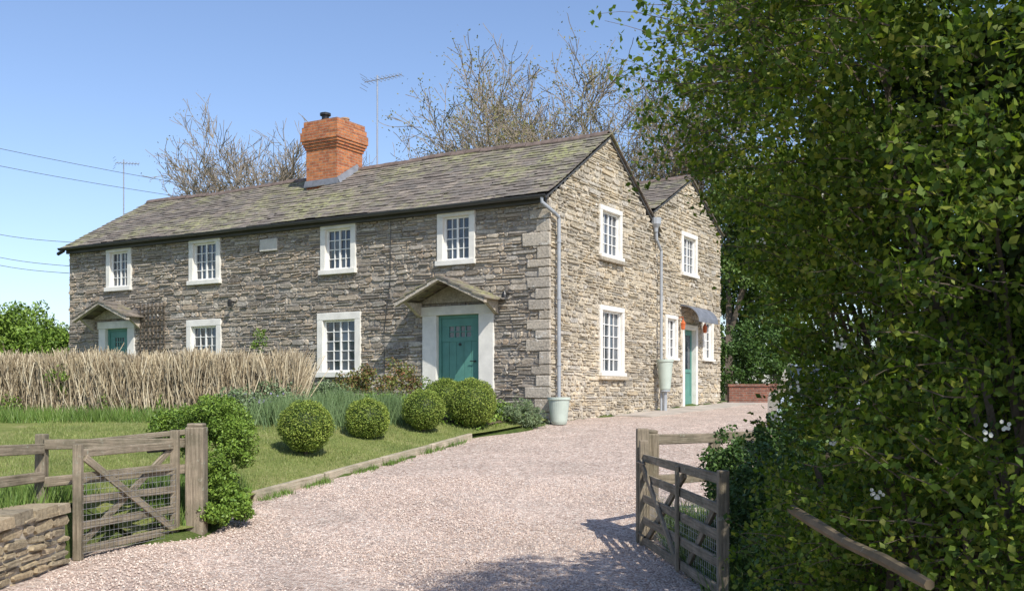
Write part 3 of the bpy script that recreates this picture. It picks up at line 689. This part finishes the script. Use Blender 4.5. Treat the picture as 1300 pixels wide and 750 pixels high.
# ---------------- bed plants ----------------
def shrub(name,blobs,nsub,rsub,nl,size,mat,asp=.55):
    mains=[(W(px,py,Y),(rx,ry,rz)) for px,py,Y,rx,ry,rz in blobs]
    P=cloud(mains,nsub,rsub,nl,.35); g=H(P[:,0],P[:,1]); P=P[P[:,2]>g]
    return np_obj(name,leafV(P,size,asp),4,M[mat])
shrub('box_bush',[(272,537,12.6,.48,.45,.31),(225,547,12.9,.32,.35,.27),(300,562,12.3,.22,.3,.28)],280,.09,110,.036,'shrub')
shrub('ivy_bush',[(275,610,11.8,.22,.3,.35),(300,640,11.6,.2,.25,.2),(247,560,11.6,.12,.2,.15),(268,650,11.3,.2,.2,.12)],150,.08,80,.042,'shrub')
shrub('rose_bush',[(470,485,21.0,.6,.3,.35),(510,480,21.4,.4,.3,.45),(440,490,21.2,.4,.3,.25)],130,.12,40,.055,'rose')
shrub('garden_shrub',[(560,500,21.3,.6,.3,.3),(640,522,20.6,.25,.25,.2),(490,512,20.6,.5,.3,.15)],110,.12,60,.05,'shrub')
shrub('lavender_plant',[(657,525,20.3,.34,.25,.32),(678,532,20.6,.24,.2,.24)],90,.09,60,.06,'silver',.2)
shrub('garden_shrub.001',[(345,505,18.4,.6,.4,.3),(410,500,19.6,.5,.35,.25),(300,515,18,.5,.3,.25)],170,.12,60,.05,'silver')
shrub('climbing_rose',[(330,435,24.9,.22,.12,.5)],30,.07,24,.05,'shrub')
for i,(px,py,Y,w) in enumerate([(395,520,17.9,.6),(355,520,17.5,.5),(430,517,18.9,.5),(500,522,19.2,.5)]):
    c=W(px,py,Y); n=1100; x=c.x+rng.normal(0,w*.5,n); y=c.y+rng.normal(0,.2,n)
    np_obj('iris_clump' if i==0 else 'iris_clump.%03d'%i,blades(np.stack([x,y,L(x,y)-.02],1),.45,.022,.4),3,M['iris'])
x=rng.uniform(-3.6,.3,2600); y=rng.uniform(19.2,21.2,2600); k=(x<E(y)-.1); x=x[k];y=y[k]
np_obj('border_plants',leafV(np.stack([x,y,L(x,y)+rng.uniform(.02,.22,len(x))],1),.08),4,M['shrub'])
mb=MB()
for k in range(34):
    px=random.choice([295,315,340])+random.gauss(0,14); c=W(px,random.uniform(498,512),18.0)
    s=.020
    for a in range(5):
        an=a*1.257; dx=Vector((math.cos(an),-.3,math.sin(an)))*s; t_=Vector((-math.sin(an),0,math.cos(an)))*s*.45
        mb.face([c,c+dx*.7+t_,c+dx,c+dx*.7-t_])
mb.obj('border_flowers',simple('lilac_petal',(.30,.27,.42),.7,.4,9,bumps=0))
gridobj('flower_bed',strip(np.full(14,-4.0),E(np.linspace(19.6,21.9,14))-.35,20),np.linspace(19.6,21.9,14),lambda x,y:L(x,y)+.02,M['soil'])
# ---------------- trees ----------------
def bare_tree(name,base,height,seed,levels=5,leafmat=None,nleaf=0,lsize=.1,spread=1.0,r0=.28,twig='twig',wide=1.0):
    R=random.Random(seed); segs=[]; tips=[]
    def grow(p,d,ln,r,lv):
        ns=4 if lv<2 else 3; pts=[(p,d,r)]
        for i in range(ns):
            d=(d+Vector((R.gauss(0,.12),R.gauss(0,.12),R.gauss(.02,.08)))).normalized()
            q=p+d*ln/ns; ra=r*(1-.45*i/ns); rb=r*(1-.45*(i+1)/ns); segs.append((p,q,ra,rb)); p=q; pts.append((p,d,rb))
        tips.append(p)
        if lv>=levels: return
        nc=[8,6,5,5,3,3][lv]
        for k in range(nc):
            i=R.randint(1 if lv else 2,ns); bp,bd,br=pts[i]
            ax=Vector((R.gauss(0,1),R.gauss(0,1),R.gauss(0,.5))).cross(bd).normalized()
            nd=(Matrix.Rotation(R.uniform(.35,.9)*spread,3,ax)@bd); nd.z+=.06; nd.normalize()
            grow(bp,nd,ln*R.uniform(.62,.72) if lv<2 else ln*R.uniform(.5,.72),br*.62,lv+1)
    grow(Vector((0,0,0)),Vector((0,0,1)),height*.38,r0,0)
    A=np.array([s[0] for s in segs]);B=np.array([s[1] for s in segs]); T=np.array(tips[len(tips)//3:])
    k=height/np.percentile(B[:,2],98.5); sc=np.array([k*wide,k*wide,k]); bs=np.array(base,float)
    A=A*sc+bs;B=B*sc+bs;T=T*sc+bs
    ra=np.maximum([s[2] for s in segs],.016);rb=np.maximum([s[3] for s in segs],.012)
    e=empty(name); np_obj('branches',prism(A,B,ra,rb),4,M[twig],e)
    if nleaf:
        P=T[rng.integers(0,len(T),nleaf)]+rng.normal(0,.22,(nleaf,3)); np_obj('leaves',leafV(P,lsize),4,M[leafmat],e)
def tb(px,Y): return ((px-650)/F*Y,Y,0)
def zt(py,Y): return EYE+(500-py)/F*Y
bare_tree('bare_tree',tb(595,46),zt(130,46),3,5,'spring',2500,.08,wide=1.05)
bare_tree('bare_tree.001',tb(665,50),zt(122,50),8,5,'spring',2500,.08,wide=1.0)
bare_tree('spring_tree',tb(765,44),zt(105,44),5,5,'spring',14000,.11,wide=.95)
bare_tree('spring_tree.001',tb(835,46),zt(125,46),15,5,'spring',14000,.11,wide=.9)
bare_tree('bare_tree.002',tb(310,52),zt(165,52),21,5,'spring',2500,.09,wide=.9)
bare_tree('bare_tree.003',tb(372,56),zt(190,56),31,5,'spring',2500,.09,wide=.8)
def fulltree(name,px,Y,ztop,rx,mat,n=120,nl=110,ls=.16,zlow=1.5):
    x=(px-650)/F*Y; e=empty(name); mains=[]
    R=random.Random(px)
    for k in range(7): mains.append(((x+R.uniform(-.6,.6)*rx,Y+R.uniform(-.6,.6)*rx,R.uniform(zlow+1,ztop-rx*.5)),(rx*.6,rx*.6,rx*.55)))
    mains.append(((x,Y,ztop-rx*.6),(rx*.55,rx*.55,rx*.6)))
    P=cloud(mains,n,rx*.2,nl,.55); np_obj('crown',leafV(P,ls),4,M[mat],e)
    A=[];B=[];ra=[];rb=[]
    t=Vector((x,Y,0)); A.append(t);B.append(Vector((x,Y,ztop*.5)));ra.append(.2);rb.append(.13)
    for c,_ in mains: A.append(Vector((x,Y,ztop*.3)));B.append(Vector(c));ra.append(.1);rb.append(.03)
    np_obj('trunk',prism(np.array(A),np.array(B),ra,rb),4,M['bark'],e)
fulltree('green_tree',925,42,9.6,2.2,'far',200,110); fulltree('green_tree.001',985,44,10,3.0,'far',200,100); fulltree('green_tree.002',1050,46,11,3.5,'far',160,100,.2)
fulltree('garden_tree',25,38,4.1,1.9,'shrub',150,90,.14,.3); fulltree('garden_tree.001',-40,36,4.3,2.0,'shrub',120,90,.14,.3); fulltree('garden_tree.002',68,42,3.6,1.3,'shrub',100,90,.13,.3)
P=cloud([((x,34.6,1.8),(1.0,.7,1.5)) for x in np.arange(7.2,17,1.2)],450,.22,80,.5); np_obj('laurel_hedge',leafV(P,.11),4,M['laurel'])
P=cloud([((x,31.5,.9),(.8,.5,.75)) for x in np.arange(-22,-12.8,.9)],200,.18,80,.5); np_obj('garden_hedge',leafV(P,.08),4,M['spring'])
P=cloud([((x,62+random.uniform(-3,3),1.5),(4,2,random.uniform(2.0,3.2))) for x in np.arange(-70,75,5)],800,.8,40,.5); np_obj('distant_trees',leafV(P,.5),4,M['far'])
# ---------------- near hedge (right) ----------------
sil=[(985,-40),(960,0),(935,30),(882,58),(872,95),(868,130),(852,165),(874,215),(922,245),(945,330),(966,400),(976,450),(996,500),(980,540),(965,600),(955,680),(962,760),(962,900)]
Y0=5.5
sz=np.array([EYE+(500-p[1])/F*Y0 for p in sil])[::-1]; sx=np.array([(p[0]-650)/F*Y0 for p in sil])[::-1]
def xmin(z,y): 
    b_3=np.interp(z,sz,sx)+.09*np.sin(z*5.1+y*3.7)*np.where(y<5,1,.3)+.07*np.sin(z*9.3-y*6.1)*np.where(y<5,1,.3)
    return np.where(y>Y0,b_3*y/Y0,b_3)
ns=1000; y=rng.uniform(3.0,6.6,ns*2); z=rng.uniform(-1,3.15,ns*2)
z=np.minimum(z,EYE+.40*y+.25+rng.uniform(-.25,.1,ns*2))
gap=np.sin(y*4.3+1.7*np.sin(z*2.1))+np.sin(z*5.2+1.3*np.sin(y*2.7))+rng.normal(0,.5,ns*2)
depth=np.where(gap>-.1,rng.uniform(0,1,ns*2)**1.3*.9,.45+rng.uniform(0,1,ns*2)*1.1)
k=rng.random(ns*2)<np.where(gap>-.1,.60,.33); y=y[k];z=z[k];depth=depth[k]; ns=len(y)
x=xmin(z,y)+.16+depth
S=np.stack([x,y,z],1); rs=rng.uniform(.08,.24,ns); nl=105
P=np.repeat(S,nl,0); dd=rng.normal(0,.46,(len(P),3)); P=P+dd*np.repeat(rs,nl)[:,None]
P=P[P[:,0]>xmin(P[:,2],P[:,1])-.12]
e=empty('hawthorn_hedge')
np_obj('hedge_leaves',leafV(P,.036,.62),4,M['hawthorn'],e)
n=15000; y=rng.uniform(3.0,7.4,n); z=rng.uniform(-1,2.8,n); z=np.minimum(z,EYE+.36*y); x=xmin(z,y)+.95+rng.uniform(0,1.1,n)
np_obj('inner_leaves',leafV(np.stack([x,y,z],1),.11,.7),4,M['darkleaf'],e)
P=cloud([((3.1,1.6,.6),(1.0,1.3,1.7)),((3.2,-.6,.8),(1.1,1.4,1.9)),((3.9,.6,3.2),(1.3,1.5,1.6)),((3.6,1.6,3.6),(1.1,.9,1.3)),((4.6,1.9,3.8),(1.1,1.0,1.4))],300,.28,70,.35)
np_obj('offscreen_shade_mass',leafV(P,.11,.7),4,M['hawthorn'],e)  # unseen leaf mass, added beside the camera to throw shade on the hedge
A=[];B=[];ra=[];LP=[]
R=random.Random(5)
for k in range(760):
    y_=R.uniform(3.4,6.3); z_=R.uniform(-.4,3.0); z_=min(z_,EYE+.40*y_)
    x_=float(xmin(z_,y_))+R.uniform(.12,.5)
    up=R.uniform(-.2,.9); d=Vector((-1,R.uniform(-.9,.6),up)).normalized(); p=Vector((x_,y_,z_)); ln=R.uniform(.2,.55)*(1.3 if z_>1.9 else .7)
    for i in range(7):
        d=(d+Vector((R.gauss(0,.12),R.gauss(0,.12),R.gauss(-.03,.12)))).normalized(); q_=p+d*ln/7; A.append(p);B.append(q_);ra.append(.004*(1-i/9)); 
        for j in range(5): LP.append(q_+Vector((R.gauss(0,.025),R.gauss(0,.025),R.gauss(0,.025))))
        p=q_
for k in range(110):
    y_=R.uniform(3.6,6.8); p=Vector((2.2+R.uniform(-.4,.7),y_,-1)); d=Vector((R.uniform(-.25,.1),R.uniform(-.3,.3),1)).normalized(); r_=R.uniform(.010,.030)
    for i in range(9):
        d=(d+Vector((R.gauss(-.02,.1),R.gauss(0,.1),.05))).normalized(); q_=p+d*.42
        if q_.z>EYE+.4*q_.y or q_.x<float(xmin(q_.z,q_.y))+.2: break
        A.append(p);B.append(q_);ra.append(r_*(1-i/11)); p=q_
ra=np.array(ra); np_obj('hedge_branches',prism(np.array(A),np.array(B),ra,ra*.85),4,M['bark'],e)
np_obj('spray_leaves',leafV(np.array(LP),.036,.62),4,M['hawthorn'],e)
fl=MB()
fls=[(1110,627,4.0),(1250,549,3.5),(1273,540,3.5),(1066,437,4.4),(983,530,5.2),(1010,492,4.9),(965,305,5.2),(1040,250,4.7),(1060,560,4.4)]
for (px,py,Y) in fls:
    c=W(px,py,Y); nf=R.randint(4,9)
    for k in range(nf):
        q_=c+Vector((R.gauss(0,.012),R.gauss(-.02,.01),R.gauss(0,.010))); 
        for a in range(5):
            an=a*1.2566+k; dx=Vector((math.cos(an),-.25,math.sin(an)))*.008; s_=Vector((-math.sin(an),0,math.cos(an)))*.004
            fl.face([q_,q_+dx*.7+s_,q_+dx,q_+dx*.7-s_])
fl.obj('blossom',M['petal'],e)
P=cloud([((1.95,8.6,-.6),(.2,.8,.45)),((2.15,9.8,-.25),(.30,.6,.42)),((2.2,8.2,-.2),(.3,.9,.5)),((2.25,10.5,-.15),(.30,.4,.42)),((2.5,9.2,.0),(.4,1.0,.5)),((1.9,7.3,-.7),(.2,.8,.35)),((2.5,7.4,-.1),(.4,1,.6)),((3.0,10.6,.0),(.5,.7,.5))],480,.12,80,.4)
np_obj('verge_shrub',leafV(P[P[:,2]>-1],.045,.6),4,M['laurel'])
P=cloud([((3.3+k*.7,10+k*.3,.2),(.6,.8,.8)) for k in range(4)],200,.2,80,.4); np_obj('verge_shrub.001',leafV(P,.07,.6),4,M['laurel'])
# ---------------- car ----------------
car=empty('parked_car',(5.35,17.6,float(D(17.6))),math.radians(78))
def extr(prof,w0,w1,mat,name,bev):
    mb=MB(); n=len(prof)
    Lf=[(x,-(w0 if z<.95 else w1)/2,z) for x,z in prof]; Rt=[(x,(w0 if z<.95 else w1)/2,z) for x,z in prof]
    mb.v=Lf+Rt; mb.f=[list(range(n)),list(range(2*n-1,n-1,-1))]+[[i,(i+1)%n,n+(i+1)%n,n+i] for i in range(n)]; mb.uv=[(0,0)]*(2*n+4*n)
    return mb.obj(name,mat,car,bevel=bev)
extr([(-1.95,.3),(1.95,.3),(2.0,.55),(1.9,.78),(1.1,.93),(-1.9,.96),(-2.0,.6)],1.72,1.6,M['carpaint'],'car_body',.06)
extr([(1.05,.93),(.35,1.38),(-1.2,1.42),(-1.85,.96)],1.55,1.25,M['glass'],'car_windows',.03)
extr([(.30,1.39),(-.3,1.46),(-1.2,1.44),(-1.3,1.40)],1.2,1.2,M['carpaint'],'car_roof',.02)
for i,(x,yy) in enumerate([(1.25,-.8),(1.25,.8),(-1.25,-.8),(-1.25,.8)]):
    mb=MB(); mb.tube([(x,yy-.1,.31),(x,yy+.1,.31)],.31,20); mb.obj('tyre_%d'%i,M['black'],car,bevel=.03)
    mb=MB(); mb.tube([(x,yy-.105,.31),(x,yy+.105,.31)],.18,12); mb.obj('hub_%d'%i,M['alu'],car)
# ---------------- power lines ----------------
pl=empty('power_lines'); mb=MB()
for (a,b_4,Ya,Yb) in [((0,180),(275,241),30,36),((0,202),(228,250),30,36),((0,289),(95,308),30,30),((0,318),(90,338),30,30),((0,328),(88,347),30,30)]:
    p=W(a[0],a[1],Ya);q_=W(b_4[0],b_4[1],Yb); p2=p+(p-q_)*1.2
    pts=[p2.lerp(q_,t)-Vector((0,0,.35*math.sin(t*math.pi)*.6)) for t in np.linspace(0,1,14)]; mb.tube(pts,.008,4)
mb.obj('cables',M['wire'],pl)

# ---------------- light, sky, camera ----------------
el=math.radians(46); az=Vector((.49,-.872,0)).normalized()
sd=bpy.data.lights.new('sun','SUN'); sd.energy=5.0; sd.angle=math.radians(.5); sd.color=(1,.955,.87)
so=bpy.data.objects.new('sun',sd); scene.collection.objects.link(so)
dirv=Vector((az.x*math.cos(el),az.y*math.cos(el),math.sin(el))); so.rotation_euler=dirv.to_track_quat('Z','Y').to_euler(); so.location=(10,-10,20)
w=bpy.data.worlds.new('World'); scene.world=w; w.use_nodes=True; nt=w.node_tree
sky=N(nt,'ShaderNodeTexSky'); sky.sky_type='NISHITA'; sky.sun_disc=False; sky.sun_elevation=el; sky.sun_rotation=math.radians(150)
sky.air_density=1.0; sky.dust_density=.9; sky.ozone_density=2.0
tint=mix(nt,1.0,sky.outputs[0],(1.14,1.14,1.24),'MULTIPLY')
bg=nt.nodes['Background']; bg.inputs[1].default_value=.15; nt.links.new(tint,bg.inputs[0])
cd=bpy.data.cameras.new('camera'); co=bpy.data.objects.new('camera',cd); scene.collection.objects.link(co); scene.camera=co
co.location=(0,0,EYE); co.rotation_euler=(math.radians(90),0,0); cd.lens=36; cd.sensor_width=36; cd.shift_y=.096; cd.clip_end=2000; cd.clip_start=.05
scene.view_settings.view_transform='Standard'; scene.view_settings.look='None'; scene.view_settings.exposure=0
